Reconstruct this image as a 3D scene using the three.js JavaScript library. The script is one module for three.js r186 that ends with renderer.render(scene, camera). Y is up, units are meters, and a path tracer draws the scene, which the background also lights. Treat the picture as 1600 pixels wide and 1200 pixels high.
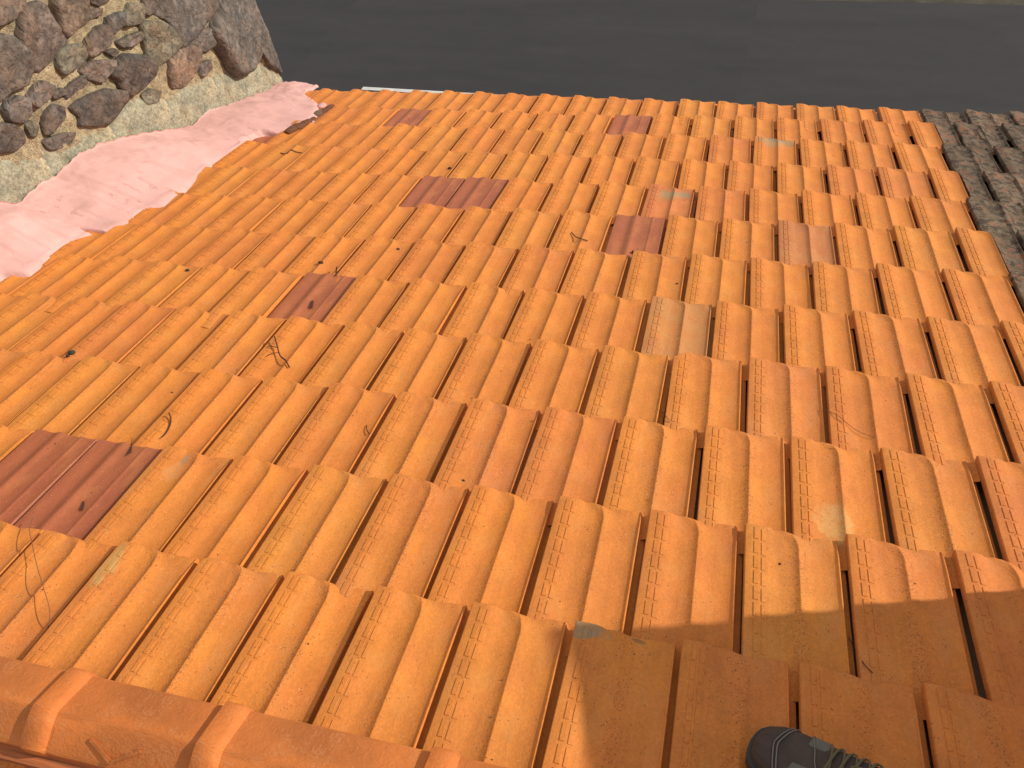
import * as THREE from 'three';
import { mergeGeometries, mergeVertices, toCreasedNormals } from 'three/addons/utils/BufferGeometryUtils.js';

// ------------------------------------------------------------------ frame of the roof
// u = along the courses (right), v = down the slope (away), n = off the roof. Metres.
const TH = 16 * Math.PI / 180, CT = Math.cos(TH), ST = Math.sin(TH);
const W = 0.21, G = W * 1.6329;                       // cover width and gauge of a tile
const world = (u, v, n) => new THREE.Vector3(u, -ST * v + CT * n, -CT * v - ST * n);
const L = (u, v, n) => new THREE.Vector3(u, n, -v);   // the same point inside a group turned like the roof
const V3 = (x, y, z) => new THREE.Vector3(x, y, z);

// ------------------------------------------------------------------ camera, sky, sun, exposure
const scene = new THREE.Scene();
const CAM = [0.19835, -1.02386, 1.27733];
const RIGHT = [0.96730738, 0.24888133, -0.04872908], DOWN = [0.10148052, -0.55594523, -0.82500097], AXIS = [-0.23241803, 0.79308447, -0.56302654];
const FOC = 1249.33;
const camera = new THREE.PerspectiveCamera(2 * Math.atan(600 / FOC) * 180 / Math.PI, 4 / 3, 0.05, 400);
const camPos = world(...CAM);
camera.position.copy(camPos);
camera.up.copy(world(...DOWN)).negate();
camera.lookAt(camPos.clone().add(world(...AXIS)));
camera.updateMatrixWorld(true);

const SKY = 0.54;                                     // brightness of the hazy sky
const sunDir = world(1, 0.172, 0.6).normalize();     // low, from the right and a little ahead
// hazy bright sky: pale all over, a little brighter near the horizon and towards the sun
{
  const w = 128, h = 64, d = new Float32Array(w * h * 4);
  for (let j = 0; j < h; j++) for (let i = 0; i < w; i++) {
    const el = ((j + 0.5) / h - 0.5) * Math.PI, az = ((i + 0.5) / w - 0.5) * 2 * Math.PI, dir = new THREE.Vector3(Math.cos(el) * Math.cos(az), Math.sin(el), Math.cos(el) * Math.sin(az));
    const t = Math.pow(Math.max(0, 1 - Math.max(0, dir.y)), 3), g = Math.pow(Math.max(0, dir.dot(sunDir)), 5) * 0.35, k = SKY * (1 + 0.35 * t + g);
    const c = dir.y < 0 ? [0.2, 0.19, 0.17] : [0.98 + 0.04 * t, 0.97 + 0.02 * t, 0.98 - 0.02 * t].map(v => v * k);
    d.set([...c, 1], (j * w + i) * 4);
  }
  const t = new THREE.DataTexture(d, w, h, THREE.RGBAFormat, THREE.FloatType); t.mapping = THREE.EquirectangularReflectionMapping; t.magFilter = t.minFilter = THREE.LinearFilter; t.wrapS = THREE.RepeatWrapping; t.needsUpdate = true;
  scene.background = t; scene.environment = t;
}

const sun = new THREE.DirectionalLight(new THREE.Color(1, 0.93, 0.83), 4.0);
sun.position.copy(sunDir).multiplyScalar(40);
sun.castShadow = true; sun.shadow.radius = 1.6;
sun.shadow.mapSize.set(4096, 4096);
Object.assign(sun.shadow.camera, { left: -9, right: 9, top: 9, bottom: -9, near: 1, far: 90 });
scene.add(sun); scene.add(sun.target);

const renderer = new THREE.WebGLRenderer({ antialias: true });
renderer.toneMapping = THREE.LinearToneMapping;
renderer.toneMappingExposure = 0.98;
renderer.shadowMap.enabled = true;

// ------------------------------------------------------------------ helpers
function rng(seed) { let a = seed >>> 0; return () => { a = (a + 0x6D2B79F5) | 0; let t = Math.imul(a ^ (a >>> 15), 1 | a); t = (t + Math.imul(t ^ (t >>> 7), 61 | t)) ^ t; return ((t ^ (t >>> 14)) >>> 0) / 4294967296; }; }
const rand = rng(7);
const R = (a, b, r = rand) => a + (b - a) * r();
const clamp = (x, a = 0, b = 1) => Math.min(b, Math.max(a, x));
const sst = (a, b, x) => { const t = clamp((x - a) / (b - a)); return t * t * (3 - 2 * t); };
const mix = (a, b, t) => a + (b - a) * t;
function hash2(i, j, s) { let h = Math.imul(i, 374761393) + Math.imul(j, 668265263) + Math.imul(s, 1274126177); h = Math.imul(h ^ (h >>> 13), 1274126177); return ((h ^ (h >>> 16)) >>> 0) / 4294967296; }
function vn(x, y, s) { const i = Math.floor(x), j = Math.floor(y), fx = x - i, fy = y - j, a = fx * fx * (3 - 2 * fx), b = fy * fy * (3 - 2 * fy); return mix(mix(hash2(i, j, s), hash2(i + 1, j, s), a), mix(hash2(i, j + 1, s), hash2(i + 1, j + 1, s), a), b); }
function fbm(x, y, s, o = 4) { let v = 0, a = 0.5, t = 0; for (let k = 0; k < o; k++) { v += a * vn(x, y, s + k * 17); t += a; x *= 2.03; y *= 2.03; a *= 0.5; } return v / t; }
function tex(w, h, fn, srgb = true, wrap = true) {
  const d = new Uint8Array(w * h * 4);
  for (let j = 0; j < h; j++) for (let i = 0; i < w; i++) { const c = fn((i + 0.5) / w, (j + 0.5) / h, i, j), k = (j * w + i) * 4; d[k] = clamp(c[0], 0, 255); d[k + 1] = clamp(c[1], 0, 255); d[k + 2] = clamp(c[2], 0, 255); d[k + 3] = 255; }
  const t = new THREE.DataTexture(d, w, h);
  t.magFilter = THREE.LinearFilter; t.minFilter = THREE.LinearMipmapLinearFilter; t.generateMipmaps = true;
  if (wrap) t.wrapS = t.wrapT = THREE.RepeatWrapping;
  if (srgb) t.colorSpace = THREE.SRGBColorSpace;
  t.needsUpdate = true; return t;
}
const used = {};
function numbered(n) { used[n] = (used[n] ?? -1) + 1; return used[n] ? n + '_' + String(used[n]).padStart(3, '0') : n; }
function shade(o) { o.traverse(m => { if (m.isMesh) { m.castShadow = m.receiveShadow = true; } }); return o; }
function thing(name, label, category, group, kind) { const g = new THREE.Group(); g.name = numbered(name); g.userData = { label, category }; if (group) g.userData.group = group; if (kind) g.userData.kind = kind; scene.add(g); return g; }
function onRoof(g) { g.rotation.x = -TH; return g; }
function part(name, geo, m, parent, label) { const o = new THREE.Mesh(geo, m); o.name = name; o.castShadow = o.receiveShadow = true; if (label) o.userData.label = label; parent.add(o); return o; }
function mesh(name, geo, m, label, category, group, kind) { const o = new THREE.Mesh(geo, m); o.name = numbered(name); o.castShadow = o.receiveShadow = true; o.userData = { label, category }; if (group) o.userData.group = group; if (kind) o.userData.kind = kind; scene.add(o); return o; }
// a photograph pixel (1600 x 1200) gives a direction; its distance comes from the roof, wall or road it lies on
function ray(x, y) { const a = (x - 800) / FOC, b = (y - 600) / FOC; return [0, 1, 2].map(k => AXIS[k] + a * RIGHT[k] + b * DOWN[k]); }
function onPlane(x, y, n = -0.006) { const d = ray(x, y), s = (n - CAM[2]) / d[2]; return [CAM[0] + s * d[0], CAM[1] + s * d[1]]; }
function onWall(x, y, uw) { const d = ray(x, y), s = (uw - CAM[0]) / d[0]; return [CAM[1] + s * d[1], CAM[2] + s * d[2]]; }
function onGround(x, y, gy) { const d = world(...ray(x, y)), s = (gy - camPos.y) / d.y; return camPos.clone().addScaledVector(d, s); }
function geo(pos, idx, uv) { const g = new THREE.BufferGeometry(); g.setAttribute('position', new THREE.Float32BufferAttribute(pos, 3)); if (uv) g.setAttribute('uv', new THREE.Float32BufferAttribute(uv, 2)); g.setIndex(idx); g.computeVertexNormals(); return g; }

// ------------------------------------------------------------------ materials
const grain = tex(256, 256, (x, y, i, j) => { const v = 255 * (0.55 * hash2(i >> 1, j >> 1, 3) + 0.45 * vn(i * 0.16, j * 0.16, 5)); return [v, v, v]; }, false);
// fired clay: mottled, streaked along the slope, specked with dust and grit; stains = [x, y, rx, ry, [r,g,b], strength]
function clayTex(seed, base, o = {}) {
  const { mott = 1, specks = 1, stains = [], trough = 0.5, film = 0 } = o;
  return tex(224, 384, (x, y, i, j) => {
    const U = x * 7 + seed, Vv = y * 12 + seed * 1.7;
    let low = fbm(U * 0.35, Vv * 0.3, seed, 3) - 0.5, mid = fbm(U * 1.3, Vv * 0.8, seed + 9, 3) - 0.5, str = fbm(x * 34, y * 3.2, seed + 21, 2) - 0.5;
    let k = 1 + mott * (0.09 * low + 0.10 * mid + 0.05 * str) + 0.05 * (hash2(i, j, seed) - 0.5) + mott * 0.12 * (fbm(x * 60, y * 110, seed + 41, 2) - 0.5);
    const hue = mott * (fbm(U * 0.5 + 40, Vv * 0.4, seed + 33, 3) - 0.5);
    let c = [base[0] * k * (1 + 0.05 * hue), base[1] * k * (1 + 0.1 * hue), base[2] * k * (1 - 0.1 * hue + 0.06 * mid)];
    const put = (q, t) => { for (let m = 0; m < 3; m++) c[m] = mix(c[m], q[m], t); };
    const pale = fbm(U * 0.9 + 7, Vv * 0.45 + 3, seed + 51, 4); if (pale > 0.56) put([206, 142, 84], Math.min(0.3, (pale - 0.56) * 2.2) * (0.4 + 0.6 * hash2(i, j, 71)) * mott);
    if (film) { const q = fbm(U * 1.1, Vv * 0.8, seed + 61, 4); put([186, 142, 88], film * (0.5 + 0.5 * sst(0.35, 0.65, q)) * (0.55 + 0.45 * hash2(i, j, 12))); }
    // grit collected in the trough beside the middle rib
    const tr = Math.exp(-(((x - 0.5) / 0.06) ** 2)) * trough; const q = hash2(i >> 1, j >> 1, seed + 5);
    if (q < 0.2 * tr * fbm(U * 2, Vv * 2, seed + 77, 2) * 1.6) put(q < 0.07 ? [122, 62, 30] : [210, 152, 106], 0.5);
    const sp = hash2(i >> 1, j >> 1, seed + 91), clus = fbm(U * 1.6, Vv * 1.6, seed + 81, 2);
    if (sp < 0.01 * specks * sst(0.35, 0.7, clus)) put([216, 176, 138], 0.6); else if (sp > 1 - 0.006 * specks * sst(0.4, 0.7, clus)) put([96, 52, 30], 0.65);
    for (const [sx, sy, rx, ry, col, st] of stains) { const d = Math.hypot((x - sx) / rx, (y - sy) / ry) + 0.9 * (fbm(x * 14, y * 22, seed + 13, 3) - 0.5); put(col, st * sst(1.1, 0.6, d) * clamp(0.25 + 1.3 * fbm(x * 40, y * 70, seed + 3, 2)) * (0.6 + 0.4 * hash2(i >> 1, j >> 1, 4))); }
    return c;
  }, true, false);
}
const BASE = [209, 126, 52];
const clayMaps = [1, 2, 3, 4, 5].map(s => clayTex(s * 13, BASE, { trough: [0.2, 0.9, 0.5, 0.1, 0.7][s - 1], specks: [0.6, 1.6, 1, 0.4, 2][s - 1] }));
const greyMortar = [142, 136, 120];
const special = {
  film: clayTex(101, [200, 120, 58], { film: 0.6, specks: 2 }), film2: clayTex(117, [192, 114, 62], { film: 0.3, specks: 4 }),
  patchCorner: clayTex(131, BASE, { stains: [[0.05, 0.035, 0.34, 0.06, greyMortar, 0.85], [0.62, 0.03, 0.06, 0.02, [120, 92, 60], 0.7]] }),
  patchMid: clayTex(141, [200, 117, 62], { stains: [[0.4, 0.22, 0.22, 0.13, [150, 138, 104], 1], [0.72, 0.18, 0.15, 0.08, greyMortar, 1], [0.3, 0.3, 0.16, 0.12, [190, 128, 76], 0.6]] }),
  patchTop: clayTex(151, BASE, { stains: [[0.42, 0.1, 0.36, 0.22, [172, 140, 104], 0.9], [0.74, 0.1, 0.2, 0.14, [160, 136, 104], 0.9], [0.5, 0.05, 0.2, 0.1, greyMortar, 1]] }),
  smear: clayTex(161, BASE, { stains: [[0.36, 0.08, 0.06, 0.05, greyMortar, 0.75], [0.32, 0.2, 0.12, 0.1, [206, 148, 98], 0.6]] }),
  lightLip: clayTex(171, BASE, { stains: [[0.09, 0.16, 0.11, 0.17, [196, 160, 96], 0.85]] }),
  paleFoot: clayTex(181, BASE, { stains: [[0.42, 0.68, 0.2, 0.16, [208, 168, 108], 0.75]] }),
  yellow: clayTex(191, [206, 128, 54], { mott: 0.5, specks: 0.4 }),
  redMortar: clayTex(205, [160, 86, 56], { mott: 0.8, stains: [[0.12, 0.22, 0.14, 0.24, [120, 98, 78], 0.8], [0.2, 0.6, 0.08, 0.1, [140, 104, 76], 0.6]] }),
};
const redMaps = [clayTex(211, [172, 96, 58], { mott: 0.8, specks: 1.4, trough: 0 }), clayTex(223, [168, 93, 58], { mott: 0.8, specks: 0.8, trough: 0 })];
const TINT = [[1, 1, 1], [1.02, 1.02, 1.02], [0.97, 0.94, 1.0], [0.99, 1.04, 1.02], [0.96, 0.91, 1.1], [0.96, 0.97, 0.96], [1.03, 1.0, 0.96], [0.97, 0.96, 1.18]];
const matCache = {};
function clay(map, tint = 0, rough = 0.82) {
  const key = map.uuid + tint + rough;
  return matCache[key] ??= (() => { const m = new THREE.MeshStandardMaterial({ map, roughness: rough, bumpMap: grainClay, bumpScale: 0.0005 }); m.color.setRGB(...TINT[tint]); return m; })();
}
const grainClay = grain.clone(); grainClay.repeat.set(1.2, 2); grainClay.needsUpdate = true;

// ------------------------------------------------------------------ the tile: an interlocking pan tile with a lip, two pans and a middle rib
const PROFILE = [[0, 13], [1, 17], [2.6, 18], [14, 18.2], [24, 18.1], [32, 17.8], [40, 16.8], [48, 14.9], [56, 12.4], [64, 10.2], [72, 9], [80, 8.5], [88, 8.5], [94, 8.9], [99, 9.8], [103, 11.1], [107, 12.9], [110, 14.6], [111.6, 15.4], [112.8, 15.4], [116.4, 14.1], [124, 10.8], [132, 7.6], [141, 5], [151, 3.2], [161, 2.4], [171, 2.4], [178, 3.2], [184, 4.6], [189.6, 6.6], [191.2, 8.4], [192, 9], [193.8, 9], [194.6, 8.2], [195.4, 0], [197, -7], [203, -10], [209, -11.5]];
const RED = [[0, 8], [1.2, 12], [4, 13.2], [16, 13], [28, 11.4], [40, 9.4], [52, 8.6], [60, 9.6], [68, 12.4], [75, 14.8], [80, 15.6], [85, 15], [92, 12], [100, 8.8], [110, 7.4], [126, 7], [140, 7.4], [145, 9.2], [148, 10.4], [152, 9.6], [158, 7.4], [176, 6.6], [188, 7.2], [193, 9], [196, 9], [198, 4], [206.5, -6]];
const ROWS = [0, 1.5, 4, 9, 15, 22, 30, 39, 48, 58, 90, 150, 220, 290, 345, 415];
const STEP = 17;   // how far a nose stands above the course below, mm
function tileGeo({ prof = PROFILE, dashes = true, x0 = 0, x1 = 214, rough = 0, seed = 1, chip = null, curl = true } = {}) {
  const P = prof.filter(p => p[0] >= x0 - 0.01 && p[0] <= x1 + 0.01), nx = P.length;
  const at = (k, d) => {
    let [x, h] = P[k];
    if (curl && d < 58) { const s = (58 - d) / 58; const X = x; x -= 30 * (1 - Math.sqrt(Math.max(0, 1 - s * s * 0.985))) * sst(50, 93, X) * (1 - sst(120, 156, X)); h -= s * s * s * (8 * sst(100, 113, X) * (1 - sst(130, 160, X)) ); }
    if (curl && d < 58) { const s = (58 - d) / 58; h -= 5.5 * s * sst(176, 190, P[k][0]) * (1 - sst(195.6, 199, P[k][0])); }
    let y = h - 18.2 - STEP * d / (G * 1000) - (d < 4 ? (4 - d) * (4 - d) * 0.14 : 0);
    if (rough) y += rough * (fbm(x * 0.045 + seed * 9, d * 0.045, seed, 3) - 0.5) + rough * 0.7 * (vn(x * 0.22, d * 0.22, seed + 3) - 0.5);
    let z = d; if (chip) z = Math.max(d, chip(x));
    return [x, y, z];
  };
  const pos = [], uv = [], idx = [];
  for (const d of ROWS) for (let k = 0; k < nx; k++) { const [x, y, z] = at(k, d); pos.push(x / 1000, y / 1000, z / 1000); uv.push(P[k][0] / 214, d / 415); }
  for (let r = 0; r < ROWS.length - 1; r++) for (let k = 0; k < nx - 1; k++) { const a = r * nx + k; idx.push(a, a + 1, a + nx, a + 1, a + nx + 1, a + nx); }
  const gs = [geo(pos, idx, uv)];
  const skirt = (pts, drop) => { const p = [], q = [], t = []; pts.forEach(([x, y, z], k) => { p.push(x / 1000, y / 1000, z / 1000, x / 1000, (y - drop) / 1000, z / 1000); q.push(x / 214, z / 415, x / 214, z / 415 + 0.02); if (k) { const a = 2 * k - 2; t.push(a, a + 1, a + 2, a + 1, a + 3, a + 2); } }); gs.push(geo(p, t, q)); };
  skirt(P.map((_, k) => at(k, 0)), 10);
  skirt(ROWS.map(d => at(0, d)), x0 > 0 ? 10 : 13);
  skirt(ROWS.map(d => at(nx - 1, d)), 8);
  if (dashes) {
    const hgt = x => { for (let k = 1; k < PROFILE.length; k++) if (PROFILE[k][0] >= x) { const a = PROFILE[k - 1], b = PROFILE[k]; return mix(a[1], b[1], (x - a[0]) / (b[0] - a[0])); } return 0; };
    for (const [a, b] of [[19, 29], [34.5, 45]]) for (let k = 0; k < 9; k++) {
      const d0 = 10 + k * 41 + (a > 30 ? 3 : 0), d1 = d0 + 35; if (chip && chip(a) > d0) continue;
      const y = (x, d, up) => hgt(x) + up - 18.2 - STEP * d / (G * 1000), H = 1.5, p = [], q = [];
      for (const [x, d, up] of [[a, d0, -1], [b, d0, -1], [b, d1, -1], [a, d1, -1], [a + 0.8, d0 + 0.8, H], [b - 0.5, d0 + 0.8, a > 30 ? H * 0.5 : H], [b - 0.5, d1 - 0.8, a > 30 ? H * 0.5 : H], [a + 0.8, d1 - 0.8, H]]) { p.push(x / 1000, y(x, d, up) / 1000, d / 1000); q.push(x / 214, d / 415); }
      const bx = geo(p, [4, 5, 6, 4, 6, 7, 0, 1, 5, 0, 5, 4, 1, 2, 6, 1, 6, 5, 2, 3, 7, 2, 7, 6, 3, 0, 4, 3, 4, 7], q);
      gs.push(toCreasedNormals(bx, 0.5));
    }
  }
  const all = gs.map(g => g.index ? g.toNonIndexed() : g); return mergeGeometries(all);
}
const GT = tileGeo(), GHalf = tileGeo({ x1: 113.6 }), GRed = tileGeo({ prof: RED, dashes: false, curl: false });
const GChip = tileGeo({ chip: x => x < 40 ? 34 - x * 0.75 : 0, seed: 4 });
const GChips = [x => x > 120 && x < 150 ? 7 - Math.abs(x - 135) * 0.4 : 0, x => x < 16 ? 12 - x * 0.7 : 0, x => x > 60 && x < 84 ? 5 - Math.abs(x - 72) * 0.4 : 0].map((chip, k) => tileGeo({ chip, seed: 40 + k }));
const GOld = [1, 2, 3].map(s => tileGeo({ dashes: false, rough: 5.5, seed: s * 5 })), GOldHalf = tileGeo({ dashes: false, rough: 5.5, seed: 31, x0: 113.5 });

// measured lie of each course: u = a + b i, v = c + d i (in tiles and courses)
const COURSES = [[0, 0.9988, -0.003, -0.0023], [0.018, 1.0043, 1.006, 0.0039], [0.006, 1.0071, 1.998, -0.0025], [-0.004, 1.0045, 3.005, -0.0018], [0, 1.0017, 3.99, 0.0042], [0.001, 0.998, 4.984, 0.0091], [-0.038, 1.0018, 6.009, 0.0091], [-0.061, 1.0019, 6.993, -0.0014], [-0.015, 1.0067, 8.008, -0.0125], [-0.014, 1.0111, 9.074, -0.0199], [0.005, 1.0132, 10.063, -0.0085], [0.041, 0.993, 10.915, -0.0448]];
function spot(c, i) { const [a, b, cc, d] = COURSES[c]; return [(a + b * i) * W, (cc + d * clamp(i, -7, 6)) * G]; }

const REDS = new Set(['1:-7.5', '1:-6.5', '4:-6', '10:-8', '10:-2', '7:-5.5', '7:-4.5', '6:-1']);
// height of the laid tiles at a place, and the place a pixel shows on them
function surf(u, v) {
  for (let c = 0; c < 12; c++) {
    const off = c % 2 ? 0.5 : 0, i = Math.floor((u / W - COURSES[c][0]) / COURSES[c][1] - off) + off, [uu, vv] = spot(c, i);
    if (v > vv && c < 11) continue;
    const x = clamp((u - uu) * 1000, 0, 213.9), d = Math.max(0, (vv - v) * 1000), prof = REDS.has(c + ':' + i) ? RED : PROFILE;
    for (let k = 1; k < prof.length; k++) if (prof[k][0] >= x) { const a = prof[k - 1], b = prof[k]; return (mix(a[1], b[1], (x - a[0]) / (b[0] - a[0])) - 18.2 - STEP * d / (G * 1000)) / 1000; }
  }
  return 0;
}
function onTile(x, y, h = 0) { let n = -0.01, p; for (let k = 0; k < 8; k++) { p = onPlane(x, y, n); n = 0.5 * n + 0.5 * (surf(p[0], p[1]) + h); } p = onPlane(x, y, n); return [p[0], p[1], n]; }
const roof = onRoof(thing('tiled_roof', 'bright orange interlocking clay tile roof sloping down to the road', 'roof'));
const oldRoof = onRoof(thing('weathered_roof', 'dark grey lichen-covered old tile roof joining the orange tiles', 'roof'));
const SPEC = { '0:0': 'patchCorner', '1:-5.5': 'smear', '0:-5': 'lightLip', '4:0': 'film', '6:2': 'film2', '7:-0.5': 'patchMid', '9:1.5': 'patchTop', '2:2': 'paleFoot', '8:-10': 'yellow', '9:-11.5': 'redMortar', '10:-11': 'redMortar' };
const TONE = { '8:3': 4, '8:4': 7, '8:5': 0, '2:-1': 4, '2:-2': 4, '7:0.5': 4, '9:0.5': 4, '3:-8.5': 4, '3:-9.5': 2, '5:-8.5': 2, '0:1': 2, '0:2': 2, '0:3': 4, '1:0.5': 2, '1:2.5': 2, '1:3.5': 4, '3:2.5': 2, '3:1.5': 7, '2:4': 4, '10:-10': 2 };
const jr = rng(21);
function placeTile(geom, m, parent, u, v, c, name = 'roof_tile') {
  const t = part(name, geom, m, parent);
  t.position.copy(L(u + R(-0.0024, 0.0024, jr), v + R(-0.006, 0.006, jr), R(-0.0022, 0.0022, jr)));
  t.rotation.set(R(-0.005, 0.005, jr), R(-0.011, 0.011, jr), R(-0.012, 0.012, jr));
  return t;
}
const lichMats = [];
{
  const maps = [1, 2, 3, 4].map(s => tex(224, 384, (x, y, i, j) => {
    const U = x * 7 + s * 31, Vv = y * 13; const a = fbm(U * 0.7, Vv * 0.7, s, 4), b = fbm(U * 2.4, Vv * 2.4, s + 5, 3), f = hash2(i >> 1, j >> 1, s), q = fbm(U * 5, Vv * 5, s + 9, 2);
    let c = [126, 104, 85]; const put = (k, t) => { for (let m = 0; m < 3; m++) c[m] = mix(c[m], k[m], clamp(t)); };
    put([168, 108, 78], sst(0.52, 0.66, a) * 0.75); put([138, 128, 108], sst(0.5, 0.64, b) * 0.75); put([70, 60, 50], sst(0.5, 0.64, fbm(U * 1.5 + 20, Vv * 1.5, s + 29, 3)) * 0.8);
    put([176, 172, 156], f > 0.965 ? 0.7 : 0); put([44, 38, 32], f < 0.05 ? 0.7 : 0); put([94, 88, 62], sst(0.58, 0.7, fbm(U * 1.3 + 9, Vv * 1.3, s + 19, 3)) * 0.5);
    return c;
  }, true, false));
  for (const m of maps) for (const k of [[0.86, 0.79, 0.73], [0.7, 0.64, 0.59]]) { const mm = new THREE.MeshStandardMaterial({ map: m, roughness: 0.95, bumpMap: grainClay, bumpScale: 0.0022 }); mm.color.setRGB(...k); lichMats.push(mm); }
}
for (let c = 0; c < 12; c++) {
  const off = c % 2 ? 0.5 : 0;
  const iMin = -13, iMax = c < 3 ? 7 : 9;
  for (let i = iMin + off; i <= iMax; i++) {
    const [u, v] = spot(c, i), key = c + ':' + i;
    if (u < -13.1 * W) continue;
    if (i > 5.2) { placeTile(GOld[Math.floor(jr() * 3)], lichMats[Math.floor(jr() * 8)], oldRoof, u, v, c, 'weathered_tile'); continue; }
    const cut = i === 5 && c > 3;
    if (REDS.has(key)) { const t = placeTile(GRed, clay(redMaps[c % 2], 0, 0.6), roof, u, v, c); t.position.y -= 0.002; t.userData.label = 'dark red smooth replacement tile'; continue; }
    const s = SPEC[key], tone = TONE[key] ?? [0, 0, 1, 3, 5, 0, 6, 1, 2][Math.floor(jr() * 9)], map = s ? special[s] : clayMaps[Math.floor(jr() * 5)];
    const t = placeTile(cut ? GHalf : key === '3:0.5' ? GChip : jr() < 0.14 ? GChips[Math.floor(jr() * 3)] : GT, clay(map, s ? 0 : tone), roof, u, v, c);
    if (s && s !== 'yellow') t.userData.label = { film: 'tile under a thin pale film', film2: 'dull speckled tile', patchCorner: 'tile with a grey mortar smear on its nose', patchMid: 'tile with grey mortar blots', patchTop: 'tile with greyish blots', smear: 'tile with a small grey smear', lightLip: 'tile with a bleached lip', paleFoot: 'tile with a pale stain', redMortar: 'reddish tile with old mortar' }[s];
    if (key === '3:0.5') t.userData.label = 'tile with a chipped corner';
    if (cut) placeTile(GOldHalf, lichMats[Math.floor(jr() * 8)], oldRoof, u, v, c, 'weathered_tile');
  }
}
// boarding under the tiles
const wood = new THREE.MeshStandardMaterial({ color: new THREE.Color().setRGB(0.3, 0.16, 0.09), roughness: 0.9 });
function slab(u0, u1, v0, v1, n0, n1) { const g = new THREE.BoxGeometry(u1 - u0, n1 - n0, v1 - v0); const c = L((u0 + u1) / 2, (v0 + v1) / 2, (n0 + n1) / 2); g.translate(c.x, c.y, c.z); return g; }
part('roof_deck', slab(-13.2 * W, 5.5 * W, -0.36, 10.72 * G, -0.1, -0.07), wood, roof);
part('roof_deck', slab(5.52 * W, 11 * W, -0.36, 10.6 * G, -0.1, -0.07), wood, oldRoof);

// ------------------------------------------------------------------ ridge caps and the first course of the other slope
const ridgeMap = tex(384, 256, (x, y, i, j) => {
  const a = fbm(x * 6, y * 5, 301, 4) - 0.5, b = fbm(x * 22, y * 14, 311, 3); let k = 1 + 0.34 * a + 0.07 * (hash2(i, j, 6) - 0.5) + 0.14 * (fbm(x * 2.3, y * 2, 321, 2) - 0.5); let c = [203 * k, 116 * k, 52 * k];
  if (b > 0.56 && hash2(i >> 1, j >> 1, 8) > 0.62) c = c.map((q, m) => mix(q, [204, 136, 92][m], 0.4));
  return c;
});
const ridgeMat = new THREE.MeshStandardMaterial({ map: ridgeMap, roughness: 0.8, bumpMap: grain, bumpScale: 0.0009 });
const ridgeMat2 = ridgeMat.clone(); ridgeMat2.color.setRGB(0.97, 0.95, 0.92);
const sandRed = tex(256, 256, (x, y, i, j) => { const k = 1 + 0.5 * (fbm(x * 14, y * 14, 331, 4) - 0.5) + 0.2 * (hash2(i, j, 31) - 0.5); return [160 * k, 92 * k, 52 * k]; });
const VR = -0.426;                                                  // where the ridge runs
const ridgeAt = world(0, VR, 0.032);
const SEC = [[-0.086, -0.06], [-0.084, -0.038], [-0.079, -0.034], [-0.04, -0.015], [-0.012, -0.0012], [-0.004, 0.0008], [0.004, -0.0004], [0.02, -0.006], [0.052, -0.02], [0.057, -0.025], [0.059, -0.05]];
function capGeo(len) {
  const xs = [0, 0.002, 0.008, 0.036, 0.044, 0.05, len * 0.55, len + 0.012], up = [0.005, 0.0105, 0.0125, 0.0125, 0.009, 0.001, 0, -0.002];
  const pos = [], uv = [], idx = [], n = SEC.length;
  xs.forEach((x, r) => SEC.forEach(([z, y], k) => { const e = 1 + up[r] * 5; pos.push(x, y + up[r], z * e); uv.push(x / 0.5, k / n); }));
  for (let r = 0; r < xs.length - 1; r++) for (let k = 0; k < n - 1; k++) { const a = r * n + k; idx.push(a, a + 1, a + n, a + 1, a + n + 1, a + n); }
  const e = SEC.map(([z, y]) => [z, y]); const p2 = [], i2 = [], u2 = [];
  e.forEach(([z, y], k) => { p2.push(0, y + 0.006, z * 1.03, 0, y - 0.012, z * 0.97); u2.push(0, k / n, 0.02, k / n); if (k) { const a = 2 * k - 2; i2.push(a, a + 2, a + 1, a + 1, a + 2, a + 3); } });
  return mergeGeometries([toCreasedNormals(geo(pos, idx, uv).toNonIndexed(), 0.7), geo(p2, i2, u2).toNonIndexed()]);
}
const rg = new THREE.Group();   // only to find roof-frame places of world-aligned ridge pieces
const caps = [-7.6, -5.95, -4.3, -2.72, -0.86, 1.0, 2.9, 4.75].map(k => k * W);
roof.updateMatrixWorld(true);
for (let k = 0; k < caps.length - 1; k++) {
  const cap = part('ridge_tile', capGeo(caps[k + 1] - caps[k]), k % 2 ? ridgeMat : ridgeMat2, roof);
  const p = roof.worldToLocal(V3(caps[k], ridgeAt.y, ridgeAt.z)); cap.position.copy(p); cap.rotation.x = TH;
  // raised chevron mark on the near side of each cap
  const bars = []; for (const s of [-1, 1]) { const b = new THREE.BoxGeometry(0.058, 0.006, 0.006); b.rotateY(s * 0.5); b.translate(s * 0.025, 0, 0); bars.push(b); }
  const ch = part('chevron_mark', mergeGeometries(bars), k % 2 ? ridgeMat : ridgeMat2, cap); ch.position.set((caps[k + 1] - caps[k]) * 0.55, -0.0115, 0.036); ch.rotation.x = 0.38;
}
{ const bed = new THREE.BoxGeometry(caps[7] - caps[0], 0.05, 0.07); const o = part('ridge_mortar', bed, new THREE.MeshStandardMaterial({ map: sandRed, roughness: 0.95 }), roof); o.position.copy(roof.worldToLocal(V3((caps[0] + caps[7]) / 2, ridgeAt.y - 0.062, ridgeAt.z + 0.045))); o.rotation.x = TH; }
for (let k = 0; k < 8; k++) { const t = part('roof_tile', GT, clay(clayMaps[k % 5], 2), roof); const p = roof.worldToLocal(V3((-0.2 - k) * W + 0.6, ridgeAt.y - 0.15, ridgeAt.z + 0.43)); t.position.copy(p); t.rotation.set(TH + TH, Math.PI, 0, 'XYZ'); }

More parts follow.
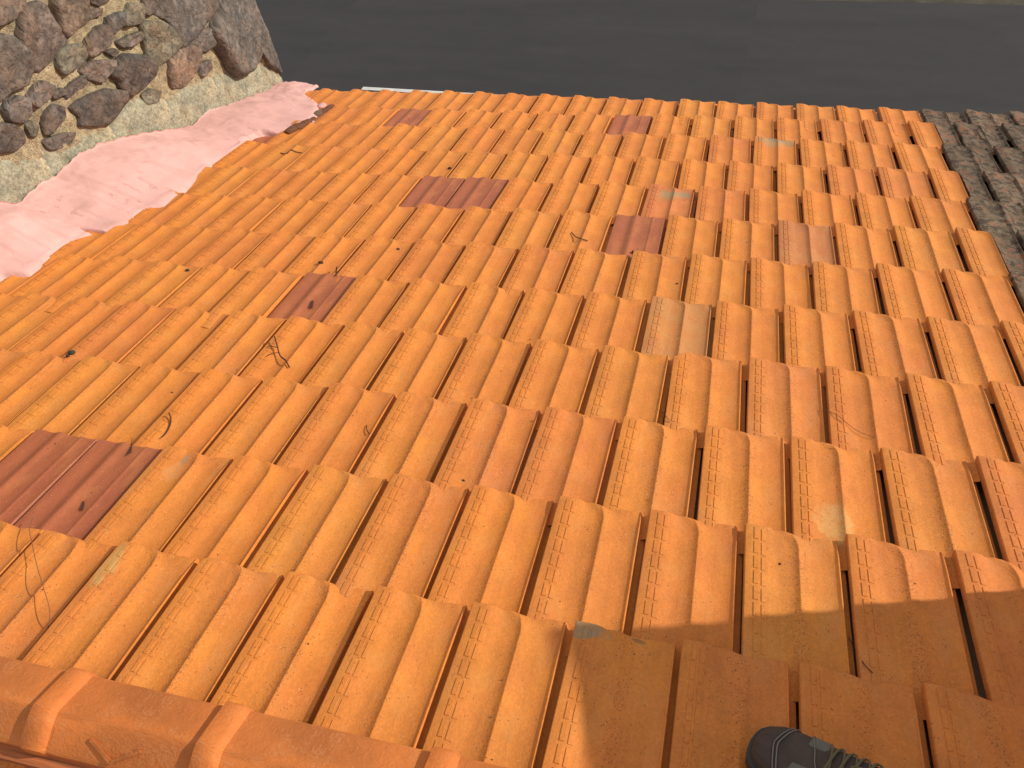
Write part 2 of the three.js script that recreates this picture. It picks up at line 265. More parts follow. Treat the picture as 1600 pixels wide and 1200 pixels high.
// ------------------------------------------------------------------ stone wall on the left
const UW = -13 * W;
const wallGrp = onRoof(thing('stone_wall', 'rough dark basalt rubble wall with sandy mortar beside the orange roof', 'wall'));
const stoneMap = tex(512, 512, (x, y, i, j) => { const a = fbm(x * 9, y * 9, 401, 5) - 0.5, p = fbm(x * 46, y * 46, 411, 3), h = hash2(i, j, 7); let k = 1 + 0.55 * a + 0.2 * (h - 0.5); if (p > 0.66) k *= 0.8; k *= 1 + 0.5 * (fbm(x * 22, y * 30, 451, 3) - 0.5); const w = fbm(x * 5 + 3, y * 5, 421, 3) - 0.5; return [126 * k * (1 + 0.16 * w), 113 * k, 102 * k * (1 - 0.16 * w)]; });
const stoneBump = tex(256, 256, (x, y, i, j) => { const v = 255 * clamp(fbm(x * 20, y * 20, 431, 4) * 0.75 + 0.25 * hash2(i, j, 3) - (fbm(x * 40, y * 40, 441, 2) > 0.66 ? 0.3 : 0)); return [v, v, v]; }, false);
for (const t of [stoneMap, stoneBump]) t.repeat.set(2, 2);
const stoneMats = [[0.72, 0.72, 0.72], [0.8, 0.74, 0.71], [0.86, 0.8, 0.72], [0.56, 0.53, 0.51], [1.12, 0.93, 0.8], [0.86, 0.9, 0.76]].map(c => { const m = new THREE.MeshStandardMaterial({ map: stoneMap, bumpMap: stoneBump, bumpScale: 0.008, roughness: 0.92 }); m.color.setRGB(...c); return m; });
const sandMap = tex(512, 512, (x, y, i, j) => { const a = fbm(x * 16, y * 16, 501, 4) - 0.5, h = hash2(i, j, 9), q = hash2(i >> 2, j >> 2, 10); let c = [158, 141, 110]; let k = 1 + 0.6 * a + 0.24 * (h - 0.5); if (q > 0.9) k *= 0.68; if (q < 0.08) k *= 1.15; return c.map(v => v * k); });
const cementMap = tex(512, 512, (x, y, i, j) => { const a = fbm(x * 8, y * 8, 511, 5) - 0.5, h = hash2(i >> 1, j >> 1, 12), g = fbm(x * 5, y * 5, 521, 3) - 0.5; let k = 1 + 0.45 * a + 0.2 * (h - 0.5) + 0.55 * (fbm(x * 50, y * 50, 541, 4) - 0.5); return [154 * k * (1 + 0.12 * g), 146 * k, 122 * k * (1 - 0.1 * g)]; });
for (const t of [sandMap, cementMap]) t.repeat.set(2.2, 2.2);
const roughBump = tex(256, 256, (x, y, i, j) => { const v = 255 * (0.6 * fbm(x * 24, y * 24, 531, 4) + 0.4 * hash2(i >> 1, j >> 1, 14)); return [v, v, v]; }, false); roughBump.repeat.set(2.2, 2.2);
const sandMat = new THREE.MeshStandardMaterial({ map: sandMap, bumpMap: roughBump, bumpScale: 0.009, roughness: 0.95 });
const cementMat = new THREE.MeshStandardMaterial({ map: cementMap, bumpMap: roughBump, bumpScale: 0.008, roughness: 0.95 });
// end of the wall as (v, n): nearly plumb, a little rounded
const endV = n => { const T = [[-6, 11.55 + 6 * 0.287 / G], [0.0, 11.55], [0.1, 11.53], [0.21, 11.47], [0.35, 11.34], [0.53, 11.13], [0.9, 10.75], [2, 10.75 - 1.1 * 0.287 / G]]; for (let k = 1; k < T.length; k++) if (n <= T[k][0]) { const t = (n - T[k - 1][0]) / (T[k][0] - T[k - 1][0]); return mix(T[k - 1][1], T[k][1], t) * G; } return T[T.length - 1][1] * G; };
{ // mortar body with an uneven face
  const ns = [-6, -3, -1, -0.3]; for (let n = -0.1; n < 1.7; n += 0.022) ns.push(n);
  const M = 190, pos = [], uv = [], idx = [];
  ns.forEach(n => { const ve = endV(n) - 0.004, v0 = -0.4; for (let k = 0; k <= M; k++) { const v = mix(v0, ve, k / M); const d = n < -0.1 ? 0 : 0.03 * (fbm(v * 12, n * 12, 601, 4) - 0.5) + 0.026 * (fbm(v * 38, n * 38, 611, 2) - 0.5); pos.push(UW - 0.002 + d * sst(0, 0.05, ve - v) - 0.012 * sst(0.03, 0, ve - v), n, -v); uv.push(v, n); } });
  for (let r = 0; r < ns.length - 1; r++) for (let k = 0; k < M; k++) { const a = r * (M + 1) + k; idx.push(a, a + M + 1, a + 1, a + 1, a + M + 1, a + M + 2); }
  const face = geo(pos, idx, uv);
  const p2 = [], i2 = [], u2 = []; ns.forEach((n, r) => { const ve = endV(n) - 0.004; p2.push(UW - 0.012, n, -ve, UW - 0.45, n, -ve, UW - 0.45, n, 0.4, UW, n, 0.4); u2.push(0, n, 0.45, n, 1, n, 2, n); if (r) { const a = 4 * r - 4; for (const k of [0, 1, 2]) i2.push(a + k, a + k + 1, a + k + 4, a + k + 1, a + k + 5, a + k + 4); } });
  const nt = ns[ns.length - 1], ve = endV(nt);
  p2.push(UW, nt, 0.4, UW, nt, -ve, UW - 0.45, nt, -ve, UW - 0.45, nt, 0.4); u2.push(0, 0, 1, 0, 1, 1, 0, 1); const b = 4 * ns.length; i2.push(b, b + 1, b + 2, b, b + 2, b + 3);
  part('mortar_face', mergeGeometries([face.toNonIndexed(), geo(p2, i2, u2).toNonIndexed()]), sandMat, wallGrp);
}
function stoneGeo(poly, proud, seed) { // poly in (v, n) on the wall face
  let P = poly; for (let it = 0; it < 2; it++) { const Q = []; P.forEach((p, k) => { const q = P[(k + 1) % P.length]; const t = it ? 0.22 : 0.13; Q.push([mix(p[0], q[0], t), mix(p[1], q[1], t)], [mix(p[0], q[0], 1 - t), mix(p[1], q[1], 1 - t)]); }); P = Q; }
  P = (() => { const q = [0, 1].map(m => P.reduce((s, p) => s + p[m], 0) / P.length); return P.map(p => [q[0] + (p[0] - q[0]) * 1.13, q[1] + (p[1] - q[1]) * 1.13]); })();
  const c = [0, 1].map(m => P.reduce((s, p) => s + p[m], 0) / P.length), r = rng(seed), tx = R(-0.35, 0.35, r), ty = R(-0.3, 0.5, r);
  const size = Math.sqrt(P.reduce((s, p) => s + (p[0] - c[0]) ** 2 + (p[1] - c[1]) ** 2, 0) / P.length);
  proud *= 1.35; const rings = [[1.03, -0.03], [1.01, 0.3 * proud], [0.97, 0.8 * proud], [0.86, 0.97 * proud], [0.6, 1.0 * proud], [0.3, 1.01 * proud]], pos = [], uv = [], idx = [], n = P.length;
  rings.forEach(([s, h], k) => P.forEach(([a, b]) => { const v = c[0] + (a - c[0]) * s, q = c[1] + (b - c[1]) * s; const w = k ? 0.026 * (fbm(v * 18, q * 18, seed, 3) - 0.5) + 0.012 * (fbm(v * 60, q * 60, seed + 1, 2) - 0.5) + (tx * (v - c[0]) + ty * (q - c[1])) * 0.35 * sst(0, 0.2, size * 2) : 0; pos.push(UW + h + w * (k > 1 ? 1 : 0.5), q, -v); uv.push(v + (h + w) * 0.8, q + (h + w) * 0.8); }));
  pos.push(UW + proud * 1.02 + 0.008 * (fbm(c[0] * 22, c[1] * 22, seed, 3) - 0.5), c[1], -c[0]); uv.push(c[0], c[1]);
  for (let k = 0; k < rings.length - 1; k++) for (let m = 0; m < n; m++) { const a = k * n + m, b = k * n + (m + 1) % n; idx.push(a, a + n, b, b, a + n, b + n); }
  const l = (rings.length - 1) * n; for (let m = 0; m < n; m++) idx.push(l + m, rings.length * n, l + (m + 1) % n);
  // winding must face +u
  const g = geo(pos, idx, uv); g.computeVertexNormals(); const nn = g.attributes.normal; let s = 0; for (let k = 0; k < nn.count; k++) s += nn.getX(k); if (s < 0) { const ix = Array.from(g.index.array); for (let k = 0; k < ix.length; k += 3) { const t = ix[k]; ix[k] = ix[k + 1]; ix[k + 1] = t; } g.setIndex(ix); g.computeVertexNormals(); }
  return g;
}
const c1 = a => a.map(([x, y]) => [x * 0.15, y * 0.15]), c2 = a => a.map(([x, y]) => [220 + x * 0.1875, y * 0.1875]), c3 = a => a.map(([x, y]) => [x * 0.2, 150 + y * 0.2]);
const STONES = [
  [c1([[-120, -60], [250, -60], [255, 60], [190, 140], [110, 210], [0, 265], [-120, 250]]), 1, 20], [c1([[270, 90], [400, 50], [470, 160], [640, 370], [690, 440], [560, 560], [470, 690], [390, 730], [310, 690], [270, 600], [200, 460], [190, 250]]), 1, 26],
  [c1([[540, 60], [570, -60], [850, -60], [890, 90], [905, 210], [760, 300], [700, 380], [630, 310], [580, 180]]), 2, 30], [c1([[850, -20], [870, -90], [1140, -80], [1130, 10], [1040, 65], [930, 30]]), 3, 18], [c1([[920, 120], [1040, 80], [1050, 160], [930, 205]]), 1, 14],
  [c1([[1105, 190], [1250, 120], [1290, 230], [1180, 360], [1110, 300]]), 0, 22], [c1([[1290, 150], [1330, 40], [1440, 40], [1490, 110], [1460, 240], [1300, 275]]), 5, 24], [c1([[1480, -60], [1620, -60], [1620, 120], [1560, 160], [1500, 150]]), 0, 18],
  [c1([[-120, 380], [50, 390], [130, 460], [260, 560], [300, 720], [250, 870], [100, 940], [0, 1030], [-120, 1050]]), 0, 34], [c1([[900, 400], [1000, 290], [1090, 270], [1125, 400], [1090, 480], [980, 580], [930, 585], [890, 480]]), 1, 24],
  [c1([[590, 560], [680, 480], [830, 470], [875, 600], [780, 700], [660, 775], [590, 690]]), 5, 26], [c1([[1100, 540], [1180, 500], [1235, 540], [1180, 595]]), 3, 12], [c1([[1230, 440], [1340, 370], [1450, 330], [1475, 400], [1390, 480], [1270, 495]]), 2, 20],
  [c1([[1160, 720], [1280, 580], [1450, 590], [1565, 690], [1560, 800], [1460, 920], [1370, 1000], [1240, 900], [1230, 840], [1170, 800]]), 3, 34], [c1([[840, 740], [950, 640], [1165, 630], [1160, 690], [1060, 860], [900, 815]]), 1, 24], [c1([[680, 920], [850, 780], [900, 870], [760, 975], [690, 1045]]), 3, 16],
  [c1([[280, 1000], [420, 840], [545, 900], [500, 1010], [370, 1120], [290, 1060]]), 1, 24], [c1([[545, 970], [640, 915], [685, 980], [560, 1035]]), 1, 14], [c3([[15, 100], [60, 40], [130, 0], [200, 30], [232, 140], [170, 205], [60, 198]]), 0, 26], [c3([[335, 150], [400, 70], [480, 90], [490, 170], [400, 285], [350, 298], [335, 220]]), 3, 24],
  [[[112, 168], [125, 158], [140, 150], [162, 141], [189, 144], [190, 156], [172, 190], [150, 195], [128, 194], [127, 182]], 3, 24], [c3([[-80, 230], [70, 220], [172, 280], [172, 350], [90, 435], [-80, 440]]), 3, 26], [c3([[200, 220], [250, 190], [297, 240], [280, 315], [230, 315]]), 5, 14], [c3([[345, 350], [480, 290], [585, 290], [560, 385], [400, 425]]), 0, 10],
  [c2([[15, 40], [40, -40], [160, -40], [130, 60], [60, 130], [20, 115]]), 0, 22], [c2([[155, 90], [180, -40], [580, -40], [560, 80], [470, 220], [420, 300], [330, 395], [250, 260], [240, 190], [150, 130]]), 0, 30], [c2([[5, 220], [60, 190], [150, 200], [240, 270], [305, 370], [220, 480], [100, 565], [70, 500], [40, 380]]), 5, 26],
  [c2([[385, 350], [470, 260], [560, 240], [600, 280], [590, 370], [520, 430], [410, 385]]), 0, 24], [c2([[240, 520], [300, 430], [400, 390], [480, 430], [492, 520], [440, 630], [380, 705], [290, 725], [240, 620]]), 4, 22], [c2([[485, 540], [570, 500], [592, 570], [520, 645], [488, 610]]), 1, 16],
  [c2([[590, 270], [640, 180], [720, 30], [760, -80], [925, -80], [985, 100], [1055, 280], [1105, 420], [1160, 590], [1040, 520], [1000, 430], [930, 520], [870, 575], [780, 600], [690, 440]]), 0, 34], [c2([[-20, 520], [60, 530], [72, 580], [40, 655], [-20, 695]]), 0, 18], [c2([[20, 790], [80, 740], [160, 760], [150, 850], [60, 870]]), 5, 10],
];
const taken = [];
STONES.forEach(([px, mi, pr], k) => { const poly = px.map(([x, y]) => onWall(x, y, UW + 0.01)); const s = part('stone', stoneGeo(poly, pr / 1000, 700 + k * 7), stoneMats[mi], wallGrp); taken.push(poly.reduce((a, p) => [a[0] + p[0] / poly.length, a[1] + p[1] / poly.length], [0, 0])); });
{ // the rest of the wall, above and nearer than the photograph shows
  const r = rng(55);
  for (let row = 0; row < 12; row++) for (let k = -3; k < 26; k++) {
    const n = 0.36 + row * 0.122 + R(-0.016, 0.016, r), v = 0.3 + k * 0.152 + (row % 2) * 0.076 + R(-0.02, 0.02, r), rad = R(0.05, 0.066, r), rx = R(0.95, 1.3, r), ph = R(0, 6, r), mi = [0, 1, 3, 0, 2, 5][Math.floor(r() * 6)], pr = R(0.014, 0.03, r), m = 5 + Math.floor(r() * 3);
    const poly = []; for (let q = 0; q < m; q++) { const a = ph + q / m * 6.2832, e = rad * R(0.8, 1.2, r); poly.push([v + Math.cos(a) * e * rx, n + Math.sin(a) * e]); }
    if (n > 1.6 || v + rad * 1.5 > endV(n)) continue;
    // skip what the traced stones already fill (the part of the wall in view)
    const lim = 0.84 - (v / G - 5.56) * 0.0555; if (v / G > 4.05 + (n - 0.13) * 1.57 && n < lim + 0.08) continue;
    part('stone', stoneGeo(poly, pr, 900 + row * 40 + k), stoneMats[mi], wallGrp);
  }
}
// cement band along the foot of the wall, ragged upper edge, over the lowest stones
function lerpTable(T, x) { if (x <= T[0][0]) return T[0][1]; for (let k = 1; k < T.length; k++) if (x <= T[k][0]) return mix(T[k - 1][1], T[k][1], (x - T[k - 1][0]) / (T[k][0] - T[k - 1][0])); return T[T.length - 1][1]; }
const cemTop = [[0, 242], [40, 238], [68, 246], [82, 224], [118, 226], [132, 208], [165, 196], [182, 178], [200, 158], [236, 152], [262, 150], [290, 141], [305, 128], [330, 112], [368, 116], [385, 108], [415, 100], [432, 112], [446, 122]].map(([x, y]) => onWall(x, y, UW + 0.02));
const pinkTop = [[0, 316], [26, 318], [40, 308], [66, 286], [90, 272], [122, 242], [150, 226], [190, 215], [224, 208], [262, 203], [300, 196], [322, 174], [345, 166], [372, 158], [392, 150], [424, 140], [432, 131], [446, 128]].map(([x, y]) => onWall(x, y, UW + 0.035));
{
  const N = 420, K = 40, pos = [], uv = [], idx = [];
  for (let k = 0; k <= N; k++) { const v = mix(-0.4, endV(0.1) - 0.002, k / N), b = -0.15, t = lerpTable(cemTop, v) + 0.03 * (fbm(v * 24, 1, 801, 3) - 0.5);
    for (let j = 0; j <= K; j++) { const s = j / K, n = mix(b, t, s), th = (0.03 * (1 - s * 0.35) + 0.014 * (fbm(v * 12, n * 12, 811, 4) - 0.5) + 0.008 * (fbm(v * 70, n * 70, 821, 2) - 0.5)) * (1 - Math.pow(s, 9)) - 0.012 * Math.pow(s, 9); const ve = endV(n) - 0.002; pos.push(UW + th * (0.25 + 0.75 * sst(0, 0.06, ve - v)), n, -Math.min(v, ve)); uv.push(v, n); } }
  for (let k = 0; k < N; k++) for (let j = 0; j < K; j++) { const a = k * (K + 1) + j; idx.push(a, a + 1, a + K + 1, a + 1, a + K + 2, a + K + 1); }
  part('cement_band', geo(pos, idx, uv), cementMat, wallGrp, 'coarse greenish grey cement band along the foot of the wall');
}

// ------------------------------------------------------------------ pink mortar fillet between wall and tiles
const pinkMap = tex(512, 512, (x, y, i, j) => {
  const a = fbm(x * 7, y * 7, 851, 4) - 0.5, h = hash2(i, j, 15), q = fbm(x * 40, y * 40, 861, 2), e = fbm(x * 5, y * 5, 871, 3); let k = 1 + 0.1 * a + 0.03 * (h - 0.5); let c = [220 * k, 170 * k, 161 * k];
  const pt = (p, t) => { c = c.map((v, m) => mix(v, p[m], t)); };
  if (q > 0.72 && e > 0.6) pt([170, 116, 106], 0.5 * hash2(i >> 1, j >> 1, 44));                                  // crumbs of darker mortar
  if (fbm(x * 9 + 5, y * 9, 881, 3) > 0.62) pt([198, 150, 140], 0.25);
  return c;
});
const pinkMat = new THREE.MeshStandardMaterial({ map: pinkMap, bumpMap: roughBump, bumpScale: 0.0016, roughness: 0.85 });
const pink = onRoof(thing('mortar_fillet', 'smooth pale pink mortar fillet along the foot of the stone wall', 'mortar'));
function surfS(u, v) { let a = 0; for (const k of [-0.03, 0, 0.03]) for (const m of [-0.02, 0, 0.02]) a += surf(u + k, v + m) / 9; return a; }
const edgePx = [[-60, 470], [0, 428], [40, 424], [62, 405], [95, 382], [122, 360], [140, 364], [165, 362], [190, 348], [222, 326], [250, 318], [275, 300], [298, 280], [312, 268], [338, 248], [352, 240], [372, 226], [390, 214], [410, 206], [432, 206], [450, 202], [470, 194], [486, 188], [492, 176], [497, 168], [494, 158], [478, 149], [470, 146]].map(([x, y]) => onPlane(x, y, -0.004)).map(([u, v]) => [v, u]).sort((a, b) => a[0] - b[0]);
{
  const N = 520, K = 40, pos = [], uv = [], idx = [], vEnd = endV(0) - 0.01;
  for (let k = 0; k <= N; k++) {
    const v = mix(-0.4, vEnd, k / N), cl = sst(vEnd - 0.16, vEnd, v);
    const ue = lerpTable(edgePx, v) + 0.012 * (fbm(v * 26, 3, 891, 3) - 0.5) + 0.02, ueS = [-0.3, -0.2, -0.1, 0, 0.1, 0.2, 0.3].reduce((a, k) => a + lerpTable(edgePx, v + k) / 7, 0), top = lerpTable(pinkTop, v) + 0.02 * (fbm(v * 22, 2, 895, 3) - 0.5);
    for (let j = 0; j <= K; j++) {
      const s = j / K, u = mix(ueS, UW, s) + (ue - ueS) * (1 - sst(0, 0.2, s)), q = Math.pow(s, 1.15);
      let n = mix(-0.012, top, q) + 0.03 * Math.sin(s * Math.PI) * (0.7 + 0.9 * (fbm(v * 3, 7, 899, 2) - 0.5)) + 0.034 * (fbm(v * 7, s * 3, 903, 4) - 0.5) * Math.sin(s * Math.PI) + 0.006 * (fbm(v * 40, u * 40, 907, 2) - 0.5) * s;
      if (s < 0.3) n = mix(surfS(u, v) + 0.02 * sst(0, 0.06, s) - 0.006, n, sst(0.01, 0.13, s)); n -= 0.04 * cl * (1 - s) * s;
      pos.push(u + (s > 0.93 ? 0.034 * (s - 0.93) / 0.07 - 0.0 : 0), n, -v); uv.push(v * 1.1, u * 1.1 + n);
    }
  }
  for (let k = 0; k < N; k++) for (let j = 0; j < K; j++) { const a = k * (K + 1) + j; idx.push(a, a + K + 1, a + 1, a + 1, a + K + 1, a + K + 2); }
  const g = geo(pos, idx, uv); const nn = g.attributes.normal; let s = 0; for (let k = 0; k < nn.count; k++) s += nn.getY(k); if (s < 0) { const ix = Array.from(g.index.array); for (let k = 0; k < ix.length; k += 3) { const t = ix[k]; ix[k] = ix[k + 1]; ix[k + 1] = t; } g.setIndex(ix); g.computeVertexNormals(); }
  part('fillet', g, pinkMat, pink);
  // lumps of older, darker red mortar where the fillet ends
  const redLump = new THREE.MeshStandardMaterial({ map: sandMap, color: new THREE.Color().setRGB(0.75, 0.36, 0.3), roughness: 0.95, bumpMap: roughBump, bumpScale: 0.006 });
  const greyLump = new THREE.MeshStandardMaterial({ map: cementMap, color: new THREE.Color().setRGB(0.8, 0.55, 0.5), roughness: 0.95, bumpMap: roughBump, bumpScale: 0.006 });
  for (const [x, y, a, b, m] of [[456, 203, 0.03, 0.04, redLump], [466, 198, 0.04, 0.04, redLump], [478, 193, 0.03, 0.035, redLump], [487, 189, 0.025, 0.03, redLump], [499, 177, 0.03, 0.035, greyLump], [508, 174, 0.028, 0.03, redLump], [515, 169, 0.022, 0.03, redLump], [503, 166, 0.025, 0.025, pinkMat], [402, 209, 0.04, 0.03, pinkMat]]) {
    const [u, v, n0] = onTile(x, y), sg = new THREE.SphereGeometry(1, 18, 12), p = sg.attributes.position;
    for (let k = 0; k < p.count; k++) { const f = 1 + 0.5 * (fbm(p.getX(k) * 2 + x, p.getZ(k) * 2 + p.getY(k), 911, 3) - 0.5); p.setXYZ(k, p.getX(k) * f * a, p.getY(k) * f * 0.016, p.getZ(k) * f * b * 1.6); } sg.computeVertexNormals();
    part('mortar_lump', sg, m, pink).position.copy(L(u, v, n0 + 0.002));
  }
}

// ------------------------------------------------------------------ house under the roof, road and ground
const stucco = new THREE.MeshStandardMaterial({ color: new THREE.Color().setRGB(0.62, 0.58, 0.5), roughness: 0.9, bumpMap: roughBump, bumpScale: 0.004 });
const GY = -5.9, house = thing('house', 'plain rendered house walls standing under the tiled roof', 'building');
{
  const e = world(0, 10.2 * G, -0.12), rd = world(0, -0.4, -0.12), sh = new THREE.Shape([[e.z, GY], [e.z, e.y], [rd.z, rd.y], [rd.z + 3.2, rd.y - 3.2 * ST / CT], [rd.z + 3.2, GY]].map(p => new THREE.Vector2(...p)));
  const g = new THREE.ExtrudeGeometry(sh, { depth: 24 * W, bevelEnabled: false }); g.rotateY(-Math.PI / 2); g.translate(11 * W, 0, 0); part('wall', g, stucco, house);
  const f = new THREE.BoxGeometry(23.9 * W, 0.14, 0.03), p = world(0, 10.5 * G, -0.12); f.translate(-1.05 * W, p.y, p.z); part('fascia_board', f, wood, house);
}
const asphalt = tex(1024, 1024, (x, y, i, j) => { const a = fbm(x * 5, y * 26, 1001, 4) - 0.5, b = fbm(x * 30, y * 40, 1011, 3) - 0.5, h = hash2(i, j, 17) - 0.5, k = 1 + 0.2 * a + 0.08 * b + 0.12 * h; return [51 * k, 50 * k, 50 * k]; });
asphalt.repeat.set(0.12, 0.12);
const roadMat = new THREE.MeshStandardMaterial({ map: asphalt, roughness: 0.9 });
const la = onGround(445, 131, GY), lb = onGround(780, 150.5, GY), rdir = lb.clone().sub(la).normalize(), rside = V3(rdir.z, 0, -rdir.x); if (rside.z > 0) rside.negate();
const yaw = Math.atan2(-rdir.z, rdir.x);
const far = onGround(1000, -5, GY), halfFar = far.clone().sub(la).dot(rside);
const ground = new THREE.Mesh(new THREE.PlaneGeometry(160, 160), new THREE.MeshStandardMaterial({ map: tex(256, 256, (x, y, i, j) => { const k = 1 + 0.6 * (fbm(x * 12, y * 12, 1021, 4) - 0.5) + 0.3 * (hash2(i, j, 18) - 0.5); return [70 * k, 65 * k, 54 * k]; }), roughness: 1 }));
ground.material.map.repeat.set(60, 60); ground.rotation.x = -Math.PI / 2; ground.position.set(0, GY - 0.03, -20); ground.name = 'ground'; ground.receiveShadow = true; ground.userData = { kind: 'structure', label: 'dry brown verge beyond the road', category: 'ground' }; scene.add(ground);
const road = new THREE.Group(); road.name = 'road'; road.userData = { kind: 'structure', label: 'dark grey asphalt road below the eaves', category: 'road' }; road.position.set(la.x, GY, la.z); road.rotation.y = yaw; scene.add(road);
{
  const w0 = -5, w1 = halfFar, g = new THREE.PlaneGeometry(90, w1 - w0, 1, 1); g.rotateX(-Math.PI / 2); g.translate(0, 0, -(w0 + w1) / 2); const p = g.attributes.position, u = g.attributes.uv; for (let k = 0; k < p.count; k++) u.setXY(k, p.getX(k), p.getZ(k));
  part('asphalt', g, roadMat, road);
  const paint = new THREE.MeshStandardMaterial({ map: tex(256, 64, (x, y, i, j) => { const k = 232 - 40 * fbm(x * 20, y * 6, 1031, 3) - (hash2(i, j, 19) > 0.93 ? 60 : 0); return [k, k, k * 0.97]; }), roughness: 0.8 });
  const q1 = onGround(476, 133, GY).sub(la).dot(rdir), q2 = onGround(566, 138, GY).sub(la).dot(rdir), q3 = onGround(792, 151, GY).sub(la).dot(rdir), len = q3 - q2, gap = q2 - q1;
  for (let k = -4; k < 1; k++) { const a = q2 + k * (len + gap); const m = new THREE.PlaneGeometry(len, 0.1); m.rotateX(-Math.PI / 2); m.translate(a + len / 2, 0.004, 0); part('road_marking', m, paint, road); }
}

// ------------------------------------------------------------------ chimney to the right of the frame: it throws the shade across the lower right tiles
{
  const ch = thing('chimney', 'square rendered chimney stack with a flat cap on the weathered roof', 'chimney');
  const u0 = 1.15, v0 = 0.37, base = world(u0, v0, 0), H = 0.672, dx = 0.55, dz = 0.7;
  const b = new THREE.BoxGeometry(dx, H + 0.4, dz); b.translate(u0 + dx / 2, base.y + (H - 0.4) / 2, base.z + dz / 2); part('stack', b, stucco, ch);
  const c = new THREE.BoxGeometry(dx + 0.06, 0.05, dz + 0.02); c.translate(u0 + dx / 2 + 0.02, base.y + H + 0.027, base.z + dz / 2 + 0.0); part('cap', c, cementMat, ch);
  const f = new THREE.CylinderGeometry(0.09, 0.1, 0.16, 20, 1, true); f.translate(u0 + dx / 2, base.y + H + 0.13, base.z + dz / 2); part('flue', f, ridgeMat, ch);
}

// ------------------------------------------------------------------ litter on the tiles
const bark = new THREE.MeshStandardMaterial({ color: new THREE.Color().setRGB(0.06, 0.026, 0.016), roughness: 0.9 });
const paleBark = new THREE.MeshStandardMaterial({ color: new THREE.Color().setRGB(0.2, 0.1, 0.045), roughness: 0.9 });
function twig(paths, rad, label, m = bark, name = 'twig', cat = 'twig', free = false) { // paths: [px, py, height above the tiles]
  const g = onRoof(thing(name, label, cat)); const [u0, v0, n0] = onTile(paths[0][0][0], paths[0][0][1]); g.position.copy(world(u0, v0, n0));
  paths.forEach((p, k) => { const pts = p.map(([x, y, h = 0]) => { const [u, v, n] = free ? [...onPlane(x, y, h), h] : onTile(x, y, h + rad * 0.6); return L(u - u0, v - v0, n - n0); }); part(k ? 'side_shoot' : 'stem', new THREE.TubeGeometry(new THREE.CatmullRomCurve3(pts), pts.length * 6, 0.8 * rad * (k ? 0.55 : 1), 6), m, g); });
}
twig([[[452, 574, 0.002], [447, 564, 0.004], [438, 556, 0.008], [433, 540, 0.012], [429, 526, 0.012]], [[436, 551, 0.008], [426, 552, 0.004], [417, 556, 0.001]], [[434, 543, 0.01], [424, 541, 0.004], [418, 541, 0.0]]], 0.0028, 'dark forked twig lying across an orange tile below the dark red one');
twig([[[918, 376, 0.002], [908, 373, 0.006], [900, 370, 0.006], [893, 363, 0.002]]], 0.0026, 'short curved dark twig beside the cracked dark red tile');
twig([[[264, 645, 0.012], [267, 655, 0.006], [264, 668, 0.002], [256, 680, 0.0], [244, 690, -0.004]]], 0.0026, 'dark bent twig wedged in a tile joint above dark red tiles');
twig([[[75, 983, -0.022], [78, 958, -0.006], [68, 918, 0.006], [58, 885, 0.01], [50, 848, 0.01], [46, 825, 0.006], [52, 808, 0.002]]], 0.0011, 'long thin dry stalk arching over tiles beside the ridge', paleBark, 'dry_stalk', 'stalk', true);
twig([[[472, 239, 0.001], [462, 237, 0.005], [455, 234, 0.004], [448, 240, 0.001], [438, 239, 0.0]]], 0.0028, 'small crooked twig beside the pink mortar');
twig([[[1028, 640, 0.003], [1036, 645, 0.006], [1042, 652, 0.004], [1046, 660, 0.001]]], 0.0012, 'tiny bent stalk at the foot of a middle tile', paleBark, 'dry_stalk', 'stalk');
twig([[[1285, 638, 0.002], [1310, 650, 0.006], [1338, 672, 0.006], [1366, 684, 0.004]]], 0.0009, 'fine dry stalk lying diagonally on a pale orange tile', paleBark, 'dry_stalk', 'stalk');
twig([[[1326, 996, 0.003], [1338, 1018, 0.006], [1352, 1040, 0.003], [1364, 1052, 0.0]]], 0.0012, 'fine dark stalk on a tile in the shade', bark, 'dry_stalk', 'stalk');
twig([[[573, 664, 0.001], [573, 671, 0.003], [577, 678, 0.001]]], 0.0016, 'tiny dark grey splinter on a plain orange tile', bark, 'splinter', 'splinter');
function crumb(x, y, r, label, m = bark, name = 'dirt_crumb') {
  const [u, v, n] = onTile(x, y, r * 0.4), g = new THREE.IcosahedronGeometry(r * 0.8, 2), p = g.attributes.position; for (let k = 0; k < p.count; k++) { const f = 1 + 0.7 * (fbm(p.getX(k) / r * 1.3 + x, p.getZ(k) / r * 1.3 + p.getY(k) / r, 41, 2) - 0.5); p.setXYZ(k, p.getX(k) * f * 1.2, p.getY(k) * f * 0.75, p.getZ(k) * f); }
  const gg = mergeVertices(g); gg.computeVertexNormals(); const o = mesh(name, gg, m, label, 'debris'); o.rotation.x = -TH; o.position.copy(world(u, v, n));
}
const mossMat = new THREE.MeshStandardMaterial({ color: new THREE.Color().setRGB(0.045, 0.045, 0.025), roughness: 1 });
crumb(112, 551, 0.012, 'dark mossy crumb on a yellowish tile', mossMat, 'moss_clump'); crumb(106, 556, 0.007, 'small dark crumb beside the mossy clump', bark);
crumb(703, 263, 0.011, 'black seed pod just beyond the pair of dark red tiles', bark, 'seed_pod'); crumb(501, 410, 0.01, 'dark crumb at the far edge of a dark red tile', bark);
crumb(293, 422, 0.008, 'small dark pebble near the pink mortar', mossMat, 'pebble'); crumb(622, 389, 0.006, 'tiny black crumb on an orange tile', bark); crumb(724, 751, 0.005, 'tiny mossy speck at the corner of a yellowish tile', mossMat);
crumb(269, 613, 0.003, 'tiny speck above the bent twig', bark); crumb(992, 394, 0.011, 'dark crumb in the crack of a dark red tile', bark);
crumb(1219, 881, 0.0028, 'tiny speck near the shade line', bark); crumb(1058, 443, 0.004, 'tiny speck beside the film-covered tile', mossMat);

